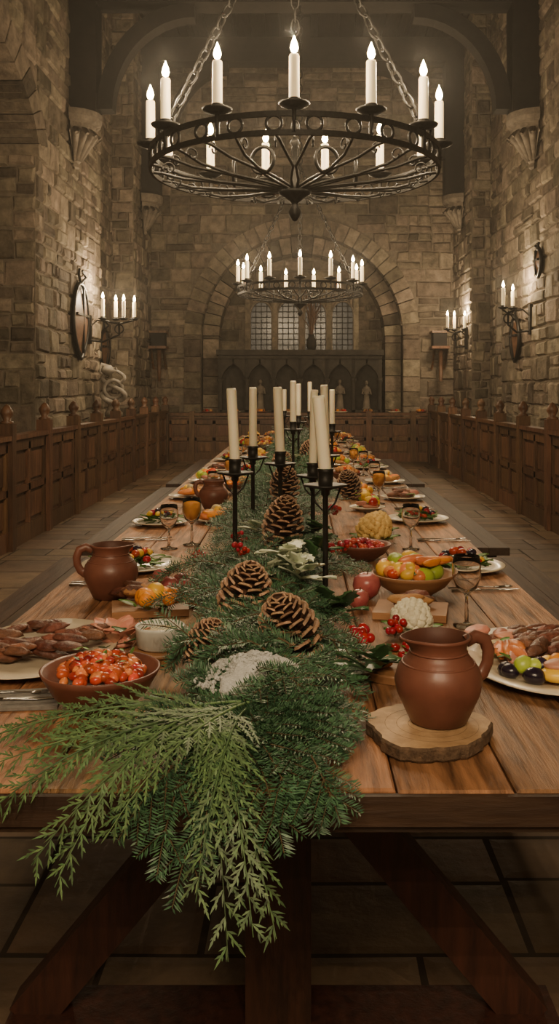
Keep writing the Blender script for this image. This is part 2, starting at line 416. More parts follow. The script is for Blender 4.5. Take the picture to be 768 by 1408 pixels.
# ------------------------------------------------------------------ panelled bench backs & wainscot
def panelling(name,ax,fixed,a0,a1,step,h,sgn,finial=True,depth=.07):
    mb=MB()
    def B(u,f,z,du,df,dz,k='panel'):
        if ax=='y': mb.box((fixed+sgn*f,u,z),(df,du,dz),k)
        else: mb.box((u,fixed+sgn*f,z),(du,df,dz),k)
    n=max(1,round((a1-a0)/step)); st=(a1-a0)/n
    for i in range(n):
        c=a0+st*(i+.5)
        B(c,0,h/2-.05,st,.02,h-.1)
        B(c,.02,.08,st-.1,.06,.16); B(c,.02,h-.09,st-.1,.05,.10); B(c,.02,.5*h,st-.1,.05,.06)
        B(c,.02,h-.02,st,.12,.04)
        for q in(-1,0,1): B(c+q*(st-.1)/2*.98,.02,h/2,.06,.05,h-.15)
        for zc,hh in ((.16+(.5*h-.19)/2,.5*h-.19),(.5*h+.03+(.5*h-.17)/2,.5*h-.17)):
            for q in(-1,1): B(c+q*(st-.1)/4,.012,zc,(st-.1)/2-.13,.03,hh-.07)
    for i in range(n+1):
        c=a0+st*i
        B(c,.02,h/2+.05,.10,.13,h+.10)
        if finial:
            p=(fixed+sgn*.02,c,h+.10) if ax=='y' else (c,fixed+sgn*.02,h+.10)
            mb.lathe([(.055,0),(.06,.015),(.03,.03),(.055,.08),(.055,.105),(.025,.15),(0,.165)],'panel',p,10)
    return mb
mb=panelling('',  'y',-2.45,4.2,16.6,1.12,.96,1); 
mb.box((-2.62,10.4,.42),(.3,12.4,.05),'panel'); mb.build('panelled_pew')
mb=panelling('',  'y',2.45,4.2,16.6,1.12,.96,-1);
mb.box((2.62,10.4,.42),(.3,12.4,.05),'panel'); mb.build('panelled_pew')
mb=panelling('','x',16.95,-2.8,2.95,.82,.84,-1,False)
mb.box((.07,17.1,.88),(5.75,.42,.05),'panel')
mb.build('wainscot_sideboard')
# ------------------------------------------------------------------ table
TX0,TX1,TY0,TY1=-.74,.68,1.36,11.9
mb=MB()
nb=8; bw=(TX1-TX0)/nb
for i in range(nb):
    y=TY0+R.uniform(0,.004); first=True
    while y<TY1-.05:
        l=R.uniform(1.7,3.2)
        if TY1-(y+l)<.8: l=TY1-y
        x0=TX0+bw*i+.0018; x1=TX0+bw*(i+1)-.0018; z0=TT-.03; z1=TT-R.uniform(0,.0015); e=.004
        y1=y+l-.003
        vs=[(x0,y,z0),(x1,y,z0),(x1,y1,z0),(x0,y1,z0),(x0,y,z1-e),(x1,y,z1-e),(x1,y1,z1-e),(x0,y1,z1-e),(x0+e,y+e,z1),(x1-e,y+e,z1),(x1-e,y1-e,z1),(x0+e,y1-e,z1)]
        fs=[(3,2,1,0),(0,1,5,4),(1,2,6,5),(2,3,7,6),(3,0,4,7),(4,5,9,8),(5,6,10,9),(6,7,11,10),(7,4,8,11),(8,9,10,11)]
        mb.add(vs,fs,'tablewood',False)
        y+=l
cx=(TX0+TX1)/2
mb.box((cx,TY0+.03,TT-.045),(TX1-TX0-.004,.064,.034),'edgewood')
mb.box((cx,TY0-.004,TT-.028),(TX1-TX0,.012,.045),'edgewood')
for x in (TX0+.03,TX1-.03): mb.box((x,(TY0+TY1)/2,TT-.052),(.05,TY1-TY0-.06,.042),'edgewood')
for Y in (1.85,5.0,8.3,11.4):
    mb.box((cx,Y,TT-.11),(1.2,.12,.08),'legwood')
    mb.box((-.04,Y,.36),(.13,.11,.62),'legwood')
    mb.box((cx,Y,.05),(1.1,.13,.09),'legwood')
    for s in(-1,1):
        mb.box((-.04+s*.27,Y+.01,.36),(.085,.07,.74),'legwood',rot=(0,-s*radians(40),0))
mb.box((-.04,6.6,.2),(.06,9.6,.1),'legwood')
mb.build('trestle_dining_table')
# side benches
for sx in(-1,1):
    for (a,b) in ((2.4,4.9),(5.2,8.4),(8.7,11.8)):
        mb=MB(); X=sx*1.12-.03
        mb.box((X-.06,(a+b)/2,.42),(.117,b-a,.045),'bench'); mb.box((X+.06,(a+b)/2,.42),(.117,b-a,.045),'bench')
        for Y in(a+.3,b-.3):
            mb.box((X,Y,.37),(.2,.08,.06),'legwood')
            for s in(-1,1): mb.box((X+s*.07,Y,.18),(.06,.07,.36),'legwood',rot=(0,-s*.12,0))
        mb.box((X,(a+b)/2,.2),(.04,b-a-.6,.07),'legwood')
        mb.build('dining_bench')
# ------------------------------------------------------------------ chandeliers
def chain(mb,p0,p1,ll=.095,w=.023,t=.0065):
    p0=Vector(p0);p1=Vector(p1); d=p1-p0; n=int(d.length/(ll*.78)); d.normalize()
    q=Vector((0,1,0)).rotation_difference(d).to_matrix()
    for i in range(n):
        c=p0+d*(i+.5)*ll*.78
        tw=Matrix.Rotation(pi/2*(i%2),3,'Y'); pts=[]
        for j in range(14):
            a=2*pi*j/14; pts.append(c+q@(tw@Vector((w*cos(a),ll*.5*sin(a)*(1 if abs(sin(a))<.8 else .98),0))))
        mb.tube(pts,t,'iron',5,True)
def candle(mb,p,h,r,lit=True,k=None,tilt=(0,0)):
    x,y,z=p
    k=k or ('waxlit' if lit else 'wax')
    X=Matrix.Translation(p)@Euler((tilt[0],tilt[1],0)).to_matrix().to_4x4()
    mb.lathe([(r,0),(r,h*.3),(r*.98,h*.96),(r*.85,h),(r*.5,h-.003),(0,h-.004)],k,(0,0,0),14,X=X)
    mb.tube([X@Vector((0,0,h-.004)),X@Vector((.001,0,h+.008))],.0015,'wick',5)
    if lit:
        s=r/.025
        mb.lathe([(0,h+.006*s),(.014*s,h+.014*s),(.0195*s,h+.030*s),(.016*s,h+.050*s),(.008*s,h+.070*s),(0,h+.090*s)],'flame',(0,0,0),10,X=X)
def chandelier(Y,X0,power):
    mb=MB(); Rr=.8; zu,zl=2.655,2.565; c=Vector((X0,Y,0))
    P=lambda a,r,z:Vector((X0+r*sin(a),Y-r*cos(a),z))
    for z in(zu,zl):
        n=72; vs=[];fs=[]
        for i in range(n):
            a=2*pi*i/n
            for (r,dz) in((Rr-.008,-.013),(Rr+.008,-.013),(Rr+.008,.013),(Rr-.008,.013)): vs.append(P(a,r,z+dz))
        for i in range(n):
            for j in range(4): fs.append((i*4+j,i*4+(j+1)%4,((i+1)%n)*4+(j+1)%4,((i+1)%n)*4+j))
        mb.add(vs,fs,'iron',False)
    n=13
    for i in range(n*2):
        a=2*pi*(i+.5)/(n*2)
        mb.ring(P(a,Rr,(zu+zl)/2),.038,.008,'iron',ax=(sin(a),-cos(a),0),seg=14,ts=5)
    for i in range(n):
        a=2*pi*i/n
        mb.tube([P(a,Rr,zl),P(a,Rr,zu+.03)],.013,'iron',6)
        p=P(a,Rr,zu+.02)
        mb.lathe([(0,0),(.03,.0),(.07,.018),(.076,.028),(.066,.028),(.03,.016),(.028,.045),(.031,.05),(.0,.05)],'iron',p,16)
        candle(mb,(p.x,p.y,p.z+.045),.215*R.uniform(.93,1.05),.0255)
        hz=2.47
        for s in(-1,1):
            b=a+s*.07
            path=[P(a+s*.25,.05,hz),P(a+s*.10,.2,hz+.012),P(a+s*.02,.42,hz+.03),P(b*1.0,.62,hz+.05),P(b+s*.03,.74,zl-.01),P(b+s*.05,Rr,zl)]
            mb.tube(path,.0085,'iron',6)
            sc=[]
            for j in range(16):
                t=j/15; an=t*2.0*pi; rr=.038*(1-.7*t)
                cc=P(b+s*.06,.70,zl-.02)
                tang=Vector((sin(a),-cos(a),0)); 
                sc.append(cc+tang*rr*cos(an)+Vector((0,0,1))*rr*sin(an))
            mb.tube(sc,.005,'iron',5)
    for k in range(6):
        a=2*pi*(k+.5)/6; mb.ring(P(a,.34,2.56),.07,.010,'iron',ax=(sin(a),-cos(a),0),seg=20)
    mb.lathe([(0,.0),(.012,.005),(.03,.03),(.036,.055),(.02,.085),(.016,.1),(.05,.13),(.085,.15),(.095,.165),(.07,.175),(.03,.18),(.018,.2),(.014,.42),(.03,.44),(.014,.47),(0,.48)],'iron',(X0,Y,2.29),18)
    ap=Vector((X0,Y,4.22))
    for k in range(3):
        a=pi+2*pi*k/3
        mb.ring(P(a,Rr-.02,zu+.03),.03,.008,'iron',ax=(cos(a),sin(a),0),seg=16)
        chain(mb,P(a,Rr-.03,zu+.04),ap)
    mb.ring(ap,.05,.01,'iron',ax=(1,0,0)); chain(mb,ap+Vector((0,0,.03)),(X0,Y,CH-.05),ll=.12,w=.028,t=.008)
    mb.build('iron_chandelier')
    for i in range(n):
        a=2*pi*i/n; p=P(a,Rr,zu+.02+.045+.215+.108)
        plight(p,power,.012)
chandelier(5.1,-.02,25)
chandelier(11.75,.02,17)
chandelier(-1.55,0,54)  # unseen, added behind the camera as frontal fill light
# ------------------------------------------------------------------ wall sconces
def sconce(wx,Y,xs,zb,sgn,ys=None):
    mb=MB()
    mb.box((wx+sgn*.02,Y,zb-.15),(.04,.1,.4),'iron')
    xm=sum(xs)/len(xs)
    mb.tube([(wx+sgn*.03,Y,zb-.3),(wx+sgn*.2,Y,zb-.32),(xm,Y,zb-.22),(xm,Y,zb-.05)],.016,'iron',6)
    mb.tube([(wx+sgn*.03,Y,zb-.1),(wx+sgn*.12,Y,zb-.02),(xm,Y,zb-.05)],.012,'iron',6)
    mb.tube([(min(xs),Y,zb-.02),(xm,Y,zb-.07),(max(xs),Y,zb-.02)],.014,'iron',6)
    mb.ring((xm,Y,zb-.14),.06,.010,'iron',ax=(0,1,0))
    for i,x in enumerate(xs):
        y=Y+(.05 if i%2 else -.05)
        mb.lathe([(0,-.02),(.03,-.02),(.065,.0),(.065,.01),(.03,.005),(.03,.03),(0,.03)],'iron',(x,y,zb),14)
        h=.24*R.uniform(.85,1.1); candle(mb,(x,y,zb+.02),h,.026)
        plight((x,y,zb+.02+h+.112),26,.012)
    mb.build('candle_wall_sconce')
sconce(-2.93,12.7,[-2.72,-2.56,-2.43,-2.3],2.33,1)
sconce(3.08,12.0,[2.69,2.84],2.42,-1)
sconce(3.03,16.35,[2.67,2.81,2.98],2.42,-1)
def shield(x,y,z,w,h,sgn):
    mb=MB(); n=24; out=[]
    for i in range(n):
        a=2*pi*i/n; yy=w/2*sin(a); zz=h/2*cos(a)
        if zz<0: yy*=(1-.45*(abs(zz)/(h/2))**2)
        out.append((yy,zz))
    vs=[(x+sgn*.03,y+p,z+q) for p,q in out]+[(x+sgn*.06,y+p*.85,z+q*.85) for p,q in out]+[(x+sgn*.10,y,z)]
    fs=[(i,(i+1)%n,n+(i+1)%n,n+i) for i in range(n)]
    mb.add(vs,fs,'iron',True)
    mb.add(vs,[(n+i,n+(i+1)%n,2*n) for i in range(n)],'shieldw',True)
    mb.tube([(x+sgn*.05,y+p,z+q) for p,q in out],.025,'iron',6,True)
    mb.box((x+sgn*.085,y,z),(.03,.03,h*.85),'iron'); mb.box((x+sgn*.08,y,z+h*.08),(.03,w*.8,.03),'iron')
    for sg in(-1,1): mb.tube([(x+sgn*.05,y,z+h*.5),(x+sgn*.07,y+sg*w*.25,z+h*.6),(x+sgn*.05,y+sg*w*.1,z+h*.68)],.018,'iron',6)
    mb.build('wall_shield')
shield(-2.93,12.05,2.25,.8,1.0,1)
shield(3.08,12.75,2.05,.5,.62,-1)
shield(3.08,11.5,2.95,.28,.36,-1)
shield(-3.28,15.2,2.0,.7,.7,1)
for x,s in((-2.7,1),(2.72,-1)):
    mb=MB()
    mb.box((x,17.55,2.15),(.34,.4,.05),'panel'); mb.box((x,17.6,2.3),(.26,.3,.26),'beam'); mb.box((x,17.6,2.45),(.32,.36,.04),'panel')
    for q in(-1,1): mb.tube([(x+q*.12,17.76,1.75),(x+q*.12,17.6,1.85),(x+q*.12,17.4,2.12)],.025,'panel',6)
    mb.tube([(x+.02,17.5,2.1),(x+.02,17.5,1.5)],[.05,.03],'shieldw',8)
    mb.build('wall_bracket_lantern')
# pale interlaced carving on left wall
mb=MB(); bx,by,bz=-2.64,13.0,1.0
mb.lathe([(0,0),(.13,0),(.13,.06),(.1,.08),(.08,.16),(.11,.2),(0,.2)],'carved',(bx,by,bz-.04),14)
for ph in(0,pi):
    mb.tube([(bx+.17*sin(2.2*t+ph),by+.06*cos(3*t+ph),bz+.15+.5*t/3) for t in [i*.15 for i in range(21)]],[.04-.001*i for i in range(21)],'pale',8)
mb.ring((bx,by-.02,bz+.35),.13,.028,'pale',ax=(0,1,.2)); mb.ell((bx-.06,by-.05,bz+.62),(.1,.08,.07),'pale',nz=.2)
mb.tube([(bx-.08,by,bz+.66),(bx-.16,by,bz+.7),(bx-.2,by,bz+.6),(bx-.14,by,bz+.55)],[.04,.035,.025,.01],'pale',8)
mb.box((bx,by,bz/2-.03),(.22,.26,bz-.04),'panel')
mb.build('carved_stone_ornament')
# ------------------------------------------------------------------ foliage helpers
def kite(mb,p,d,L,w,up,k):
    s=d.cross(up)
    if s.length<1e-4: s=Vector((1,0,0))
    s.normalize(); s*=w/2
    mb.add([p,p+d*L*.45+s,p+d*L,p+d*L*.45-s],[(0,1,2,3)],k,False)
def bez(P0,P1,P2,t): return P0*(1-t)**2+P1*2*t*(1-t)+P2*t*t
def clampz(p):
    if TY0-.012<p.y and TX0<p.x<TX1 and p.z<TT+.006: p.z=TT+.006
    return p
def fir(mb,P0,P1,P2,n=60,nl=.024,nw=.0022,side=True):
    L=(P1-P0).length+(P2-P1).length; m=10
    pts=[bez(P0,P1,P2,i/m) for i in range(m+1)]
    mb.tube(pts,[.0026*(1-.7*i/m) for i in range(m+1)],'stem',4)
    def brush(a,b,cnt,sc,tip=False):
        d=(b-a).normalized(); u=d.cross(Vector((0,-.45,1)))
        if u.length<.01: u=Vector((1,0,0))
        u.normalize(); w=u.cross(d)
        for i in range(cnt):
            t=(i+.5)/cnt; p=a.lerp(b,t); s=1 if i%2 else -1
            el=R.gauss(.22,.22) if i%4<3 else R.gauss(.95,.3)
            o=u*cos(el)*s+w*sin(el)
            dd=(o+d*R.uniform(.5,.72)).normalized()
            l=nl*sc*R.uniform(.88,1.08)*(1-(.45*max(0,t-.75)/.25 if tip else 0))
            kite(mb,clampz(p.copy()),dd,l,nw,w+Vector((R.uniform(-.2,.2),R.uniform(-.3,.1),.3)),'fir')
    for i in range(m): brush(pts[i],pts[i+1],max(2,int(n/m)),1,i==m-1)
    if side:
        for i in range(2,m-1,1):
            d=(pts[i+1]-pts[i]).normalized(); u=d.cross(Vector((0,-.45,1))); 
            if u.length<.01: u=Vector((1,0,0))
            u.normalize()
            for s in(-1,1):
                if R.random()<.3: continue
                l=L*.26*(1-i/m)+.03
                e=pts[i]+(d*.8+u*s*.6+Vector((0,0,R.uniform(-.08,.10)))).normalized()*l
                e=clampz(e); mb.tube([pts[i],e],[.0014,.0007],'stem',3)
                brush(pts[i],e,max(4,int(n*l/L*1.2)),.85,True)
def cedar(mb,P0,P1,P2,wd=.09):
    LL=(P1-P0).length+(P2-P1).length
    m=max(10,int(LL/.014)); pts=[bez(P0,P1,P2,i/m) for i in range(m+1)]
    mb.tube(pts,[.0026*(1-.7*i/m) for i in range(m+1)],'cedar',4)
    tilt=R.uniform(-.35,.35)
    for i in range(3,m):
        t=i/m; d=(pts[i+1]-pts[i]).normalized()
        u=d.cross(Vector((0,-.5,1)))
        u.normalize(); nrm=u.cross(d); u=(u+nrm*tilt).normalized()
        s=1 if i%2 else -1
        l=wd*(1-.8*t)*R.uniform(.5,1.2)*(.5+.5*min(1,t*5))+.012
        dd=(d*.8+u*s*.66+nrm*R.uniform(-.25,.15)).normalized()
        k=max(2,int(l/.0085)); dirn=dd
        p=pts[i].copy()
        for j in range(k):
            dirn=(dirn+d*.035+Vector((0,0,-.02))).normalized()
            q=p+dirn*(l/k)
            kite(mb,clampz(p.copy()),dirn,l/k*1.9,.0036,nrm,'cedar')
            sl=(.017*(1-j/k)+.006)*R.uniform(.7,1.1)
            s2=1 if j%2 else -1
            v=(dirn*.9+dirn.cross(nrm).normalized()*s2*.5).normalized()
            kite(mb,p,v,sl,.0034,nrm,'cedar')
            if R.random()<.5: kite(mb,p,(dirn*.9-dirn.cross(nrm).normalized()*s2*.5).normalized(),sl*.7,.0032,nrm,'cedar')
            p=q
V=Vector
# ------------------------------------------------------------------ garland
mb=MB()
def gx(y): return -.07-.03*min(1,max(0,(y-2)/2))+ .06*min(1,max(0,(y-4)/4))
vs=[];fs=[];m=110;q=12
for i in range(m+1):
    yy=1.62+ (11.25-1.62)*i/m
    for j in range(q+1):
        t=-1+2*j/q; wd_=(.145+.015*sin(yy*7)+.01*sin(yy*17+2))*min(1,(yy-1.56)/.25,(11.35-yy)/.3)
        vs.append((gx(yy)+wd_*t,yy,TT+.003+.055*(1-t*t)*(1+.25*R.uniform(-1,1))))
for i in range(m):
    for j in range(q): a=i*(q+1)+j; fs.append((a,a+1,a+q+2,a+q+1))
mb.add(vs,fs,'firsh',True)  # dark filler sheet, coloured as the shade between sprigs
y=1.62
while y<11.2:
    near=y<3.6
    x=gx(y)+R.gauss(0,.045); side=R.choice((-1,1)); ang=R.uniform(-1.1,.4)   # direction: sideways, biased to near end
    L=R.uniform(.13,.28)
    if y<2.3 and side<0: L*=.78
    d=V((side*cos(ang),sin(ang),0))
    if side>0: L*=.85
    z=TT+R.uniform(.035,.11)
    P0=V((x,y,z)); P2=P0+d*L; P2.z=TT+R.uniform(.008,.07); P1=P0+d*L*.5; P1.z=z+R.uniform(.02,.05)
    if near: fir(mb,P0,P1,P2,85,.022,.0031); y+=.0145
    elif y<6: fir(mb,P0,P1,P2,56,.027,.005,side=True); y+=.022
    else: fir(mb,P0,P1,P2,40,.036,.009,side=False); y+=.024
for i in range(150):   # extra upright-ish sprigs on the spine
    y=1.8+ i*.045 if i<60 else 4.4+(i-60)*.075; x=gx(y)+R.uniform(-.12,.12); a=R.uniform(0,6.28); h=1 if i<60 else 1.6
    P0=V((x,y,TT+.05)); P1=P0+V((cos(a)*.06,sin(a)*.06,.05*h)); P2=P1+V((cos(a)*.09,sin(a)*.09,R.uniform(-.01,.05)*h))
    if i<60: fir(mb,P0,P1,P2,70,.021,.0030,side=False)
    else: fir(mb,P0,P1,P2,36,.032,.007,side=False)
# front drape : fir
for (tx,ty,tz) in ((-.34,1.46,.77),(-.30,1.40,.775),(-.26,1.31,.70),(-.20,1.28,.66),(-.175,1.26,.63),(-.14,1.28,.68),(-.02,1.29,.69),(.03,1.31,.71),(.035,1.36,.765),(.08,1.47,.775),(.07,1.42,.77),(.10,1.55,.77),(.11,1.65,.775),(.02,1.40,.775),(-.04,1.36,.77),(-.10,1.34,.765),(-.17,1.36,.77),(-.22,1.42,.785),(-.14,1.42,.79),(-.05,1.44,.79),(.03,1.5,.79),(-.26,1.47,.785),(-.01,1.46,.79),(.06,1.54,.785),(.0,1.32,.73),(.13,1.6,.77),(.06,1.30,.73)):
    P0=V((-.08+R.uniform(-.06,.06),1.64+R.uniform(-.06,.03),TT+.045)); P2=V((tx,ty,tz))
    P1=V((P0.x*.3+tx*.7,1.33,TT+.07)) if tz<.76 else V(((P0.x+tx)/2,min((P0.y+ty)/2,1.47),TT+.08))
    fir(mb,P0,P1,P2,170,.0205,.0030)
# front drape : cedar
for (tx,ty,tz) in ((-.54,1.50,.765),(-.48,1.40,.768),(-.44,1.31,.745),(-.37,1.26,.69),(-.335,1.25,.665),(-.42,1.46,.775),(-.095,1.23,.575),(-.03,1.24,.60),(-.06,1.21,.62),(-.14,1.24,.65),(-.5,1.56,.765),(-.27,1.28,.72),(-.40,1.36,.76)):
    P0=V((-.12+R.uniform(-.06,.04),1.55+R.uniform(-.06,.03),TT+.065)); P2=V((tx,ty,tz))
    P1=V((P0.x*.45+tx*.55,1.35,TT+.10)) if tz<.76 else V(((P0.x+tx)/2,(P0.y+ty)/2-.03,TT+.085))
    cedar(mb,P0,P1,P2,.085)
for (ax_,ay,bx_,by_) in ((-.1,2.0,-.26,1.9),(-.02,2.3,.12,2.2),(-.1,2.9,-.3,2.8),(0,3.3,.16,3.2)):
    cedar(mb,V((ax_,ay,.83)),V(((ax_+bx_)/2,(ay+by_)/2,.87)),V((bx_,by_,.80)),.05)
def leaf(mb,p,d,L,w,k,k2=None,spiky=False,droop=.2):
    d=Vector(d).normalized(); u=d.cross(Vector((0,0,1))).normalized(); nrm=u.cross(d)
    n=6; vs=[];fs=[]
    for i in range(n+1):
        t=i/n; ww=w*sin(pi*min(1,t*.92+.06))**.8
        if spiky: ww*= (1.15 if i%2 else .72)
        c=Vector(p)+d*L*t-nrm*droop*L*t*t
        vs+= [c+u*ww*.5+nrm*.12*w,c+u*ww*.32+nrm*.05*w,c,c-u*ww*.32+nrm*.05*w,c-u*ww*.5+nrm*.12*w]
    for i in range(n):
        for j in range(4):
            a=i*5+j; fs.append((a,a+1,a+6,a+5))
    inner=[f for q,f in enumerate(fs) if q%4 in(1,2)]; outer=[f for q,f in enumerate(fs) if q%4 in(0,3)]
    mb.add(vs,inner,k,True); mb.add(vs,outer,k2 or k,True)
# variegated holly cluster and dark holly
for (cx_,cy_,cz_,n,kk) in ((-.065,2.40,.875,10,1),(.01,2.38,.865,10,1),(-.02,2.48,.895,9,1),(.14,1.80,.79,9,0),(.16,1.9,.78,8,0),(-.12,3.2,.86,6,1),(.08,3.1,.86,8,0),(.05,2.6,.89,8,0),(.1,2.2,.82,7,0),(-.1,4.6,.88,7,1),(.1,5.3,.88,8,0),(0,6.1,.88,8,1)):
    for i in range(n):
        a=R.uniform(0,6.28); d=(R.uniform(-.9,.9),-R.uniform(.2,.8),R.uniform(.1,.9)) if i%3 else (cos(a),sin(a),.4)
        big=1.15 if (kk and cy_<2.5) else 1
        leaf(mb,(cx_+R.uniform(-.035,.035),cy_+R.uniform(-.03,.03),cz_+R.uniform(-.015,.015)),d,R.uniform(.055,.08)*big,R.uniform(.038,.055)*big,'variegated' if kk and R.random()<.75 else 'holly' ,'variegated' if kk else 'holly',True)
mb.build('evergreen_garland')
# holly berries cluster
def sprig_berries(x,y,z,n,s=.009,name='red_berry_sprig'):
    mb=MB()
    for i in range(n):
        a=R.uniform(0,6.28); r=R.uniform(0,.03); p=(x+r*cos(a),y+r*sin(a),z+R.uniform(0,.03)+s)
        mb.tube([(x,y,z),p],.001,'stem',4); mb.ell(p,(s,s,s),'crim')
    mb.build(name)
sprig_berries(.138,1.98,.785,14,.011); sprig_berries(.225,2.12,.775,10,.009); sprig_berries(-.2,3.0,.84,12,.008); sprig_berries(-.33,3.05,.765,14,.009); sprig_berries(.12,2.75,.85,12,.009); sprig_berries(-.17,2.6,.87,10,.008); sprig_berries(.15,3.6,.85,12,.010)
# ------------------------------------------------------------------ pinecones
def cone(x,y,z,Lh,Rd,tilt,yaw):
    mb=MB(); X=Matrix.Translation((x,y,z))@Euler((tilt,0,yaw)).to_matrix().to_4x4()
    mb.ell((0,0,0),(Rd*.40,Rd*.40,Lh*.46),'cone',seg=10); 
    mb.v=[tuple(X@Vector(v)) for v in mb.v]
    n=84
    for i in range(n):
        t=(i+.5)/n; a=i*2.39996; zz=Lh*(-.46+.93*t)
        env=Rd*(sin(pi*(.20+.76*t))**.7)
        up=.10+1.25*t
        d=Vector((cos(a),sin(a),up)).normalized(); u=Vector((-sin(a),cos(a),0)); w=u.cross(d)*-1
        o=Vector((0,0,zz-env*.25*up)); 
        W=Rd*.29*(.6+.4*sin(pi*min(1,t+.12)))
        sec=[(.2*env,.35*W,.05*W),(.74*env,.9*W,.08*W),(.95*env,1.0*W,.20*W),(1.06*env,.6*W,.20*W),(1.10*env,.15*W,.08*W)]
        vs=[]
        for (r,hw,th) in sec:
            c=o+d*r+w*(.10*W if r>.9*env else 0)
            vs+=[c-u*hw-w*th*.5,c+u*hw-w*th*.5,c+u*hw*.85+w*th,c-u*hw*.85+w*th]
        fb=[];ft=[]
        for q in range(4):
            for j in range(4):
                f=(q*4+j,q*4+(j+1)%4,(q+1)*4+(j+1)%4,(q+1)*4+j); (ft if q>=2 else fb).append(f)
        ft.append((16,17,18,19))
        off=len(mb.v)
        mb.add(vs+[],fb,'cone',False,X)
        i2=mb.mi('conetip')
        for f in ft: mb.f.append(tuple(v+off for v in f)); mb.m.append(i2); mb.s.append(False)
    mb.build('pinecone')
cone(-.125,2.15,.860,.17,.070,radians(20),radians(35))
cone(-.02,1.91,.842,.17,.070,radians(26),radians(-40))
cone(-.185,1.84,.838,.10,.045,radians(30),radians(60))
cone(-.05,3.0,.905,.19,.074,radians(15),radians(30))
cone(-.06,4.0,.93,.17,.072,radians(15),radians(10))
cone(.24,4.3,.90,.15,.062,radians(30),radians(-30))
cone(-.1,5.6,.90,.15,.07,radians(30),radians(0))
cone(.08,6.8,.90,.15,.07,radians(30),radians(50))
# salt mound
mb=MB()
SX,SY=-.08,1.70
vs=[];fs=[];n=48;m=14
for i in range(m+1):
    for j in range(n):
        a=2*pi*j/n; r=i/m; rr=r*(1+.10*sin(3*a+1)+.09*sin(5*a)+.07*sin(9*a+2)+.05*sin(14*a))
        vs.append((SX+.088*rr*cos(a),SY+.075*rr*sin(a),.815+.038*(1-r*r)+.006*sin(9*r*cos(a)+2)*sin(8*r*sin(a))+R.uniform(-.002,.002)+ (-.04 if i==m else 0)))
for i in range(m):
    for j in range(n): fs.append((i*n+j,i*n+(j+1)%n,(i+1)*n+(j+1)%n,(i+1)*n+j))
mb.add(vs,fs,'snow',True)
for i in range(600):
    a=R.uniform(0,6.28); r=sqrt(R.random())*1.3; s=R.uniform(.0012,.003)
    mb.box((SX+.088*r*cos(a),SY+.075*r*sin(a),.817+.038*max(-.2,1-r*r)),(s*2,s*2,s*2),'snow',rot=(R.random(),R.random(),R.random()))
mb.build('salt_mound')
# ------------------------------------------------------------------ taper candle stands
def stand(x,y,ztop,ch,cr=.0155,tilt=(0,0),zb=TT):
    mb=MB()
    mb.lathe([(0,0),(.05,0),(.05,.004),(.03,.008),(.01,.014),(.0075,.03),(.0075,ztop-zb-.03),(.012,ztop-zb-.025),(.012,ztop-zb-.015),(.02,ztop-zb-.01),(.058,ztop-zb-.003),(.06,ztop-zb+.002),(.02,ztop-zb-.002),(.019,ztop-zb+.035),(.023,ztop-zb+.045),(.017,ztop-zb+.045),(.017,ztop-zb+.03),(0,ztop-zb+.03)],'iron',(x,y,zb),18)
    for k in range(3):
        a=2*pi*k/3+.5
        mb.tube([(x+.006*cos(a),y+.006*sin(a),ztop-.07),(x+.03*cos(a),y+.03*sin(a),ztop-.05),(x+.05*cos(a),y+.05*sin(a),ztop-.004)],.003,'iron',5)
    candle(mb,(x,y,ztop+.028),ch,cr,False,'wax',tilt)
    mb.build('taper_candle_stand')
stand(-.205,2.94,1.08,.245,.0165,(0,-.05))
stand(.073,2.46,1.09,.215,.0175,(0,-.09))
stand(-.066,3.3,1.08,.25,.017,(0,-.04))
stand(-.18,3.6,1.08,.25,.0155)
stand(.05,3.15,1.05,.27,.014,(0,.02))
stand(.112,3.7,1.08,.26,.0155,(0,-.03))
stand(-.03,5.2,1.12,.25,.018); stand(0.0,6.4,1.12,.24,.018); stand(.09,7.2,1.13,.25,.018); stand(-.12,7.8,1.12,.2,.018); stand(.2,5.4,1.1,.22,.016)
# ------------------------------------------------------------------ tableware
def jug(x,y,s,hd,z=TT):
    mb=MB(); H=.185*s; k=.83; e=1.02
    pr=[(0,0),(.045,0),(.05,.004),(.06,.03),(.073,.065),(.077,.09),(.071,.117),(.057,.139),(.049,.152),(.05,.164),(.055,.178),(.059,.183),(.054,.185),(.050,.178),(.044,.155),(.05,.135),(.06,.11),(.06,.06),(0,.02)]
    pr=[(a*s*e,b*s*k) for a,b in pr]
    mb.lathe(pr[:13],'terra',(x,y,z),36,spout=(hd+pi,.014*s)); mb.lathe(pr[12:],'terrain',(x,y,z),36,spout=(hd+pi,.014*s))
    for zz in(.128,.152): mb.ring((x,y,z+zz*s*k),(.0645 if zz<.14 else .0505)*s,.0022*s,'terra',seg=36)
    c,sn=cos(hd),sin(hd); P=[]
    for r,zz in((.052,.168),(.070,.178),(.088,.170),(.096,.145),(.094,.12),(.085,.098),(.070,.088)): P.append((x+r*s*c,y+r*s*sn,z+zz*s*k))
    mb.tube(P,[.009*s,.0095*s,.0095*s,.009*s,.0085*s,.009*s,.011*s],'terra',10,flat=1.3)
    mb.build('terracotta_jug')
def bowlprof(r,h,t=.007): return [(0,0),(r*.45,0),(r*.5,.004),(r*.78,h*.42),(r*.95,h*.85),(r,h),(r-t*.4,h+.002),(r-t,h-.002),(r*.88-t*.5,h*.75),(r*.7-t*.5,h*.42),(0,h*.25)]
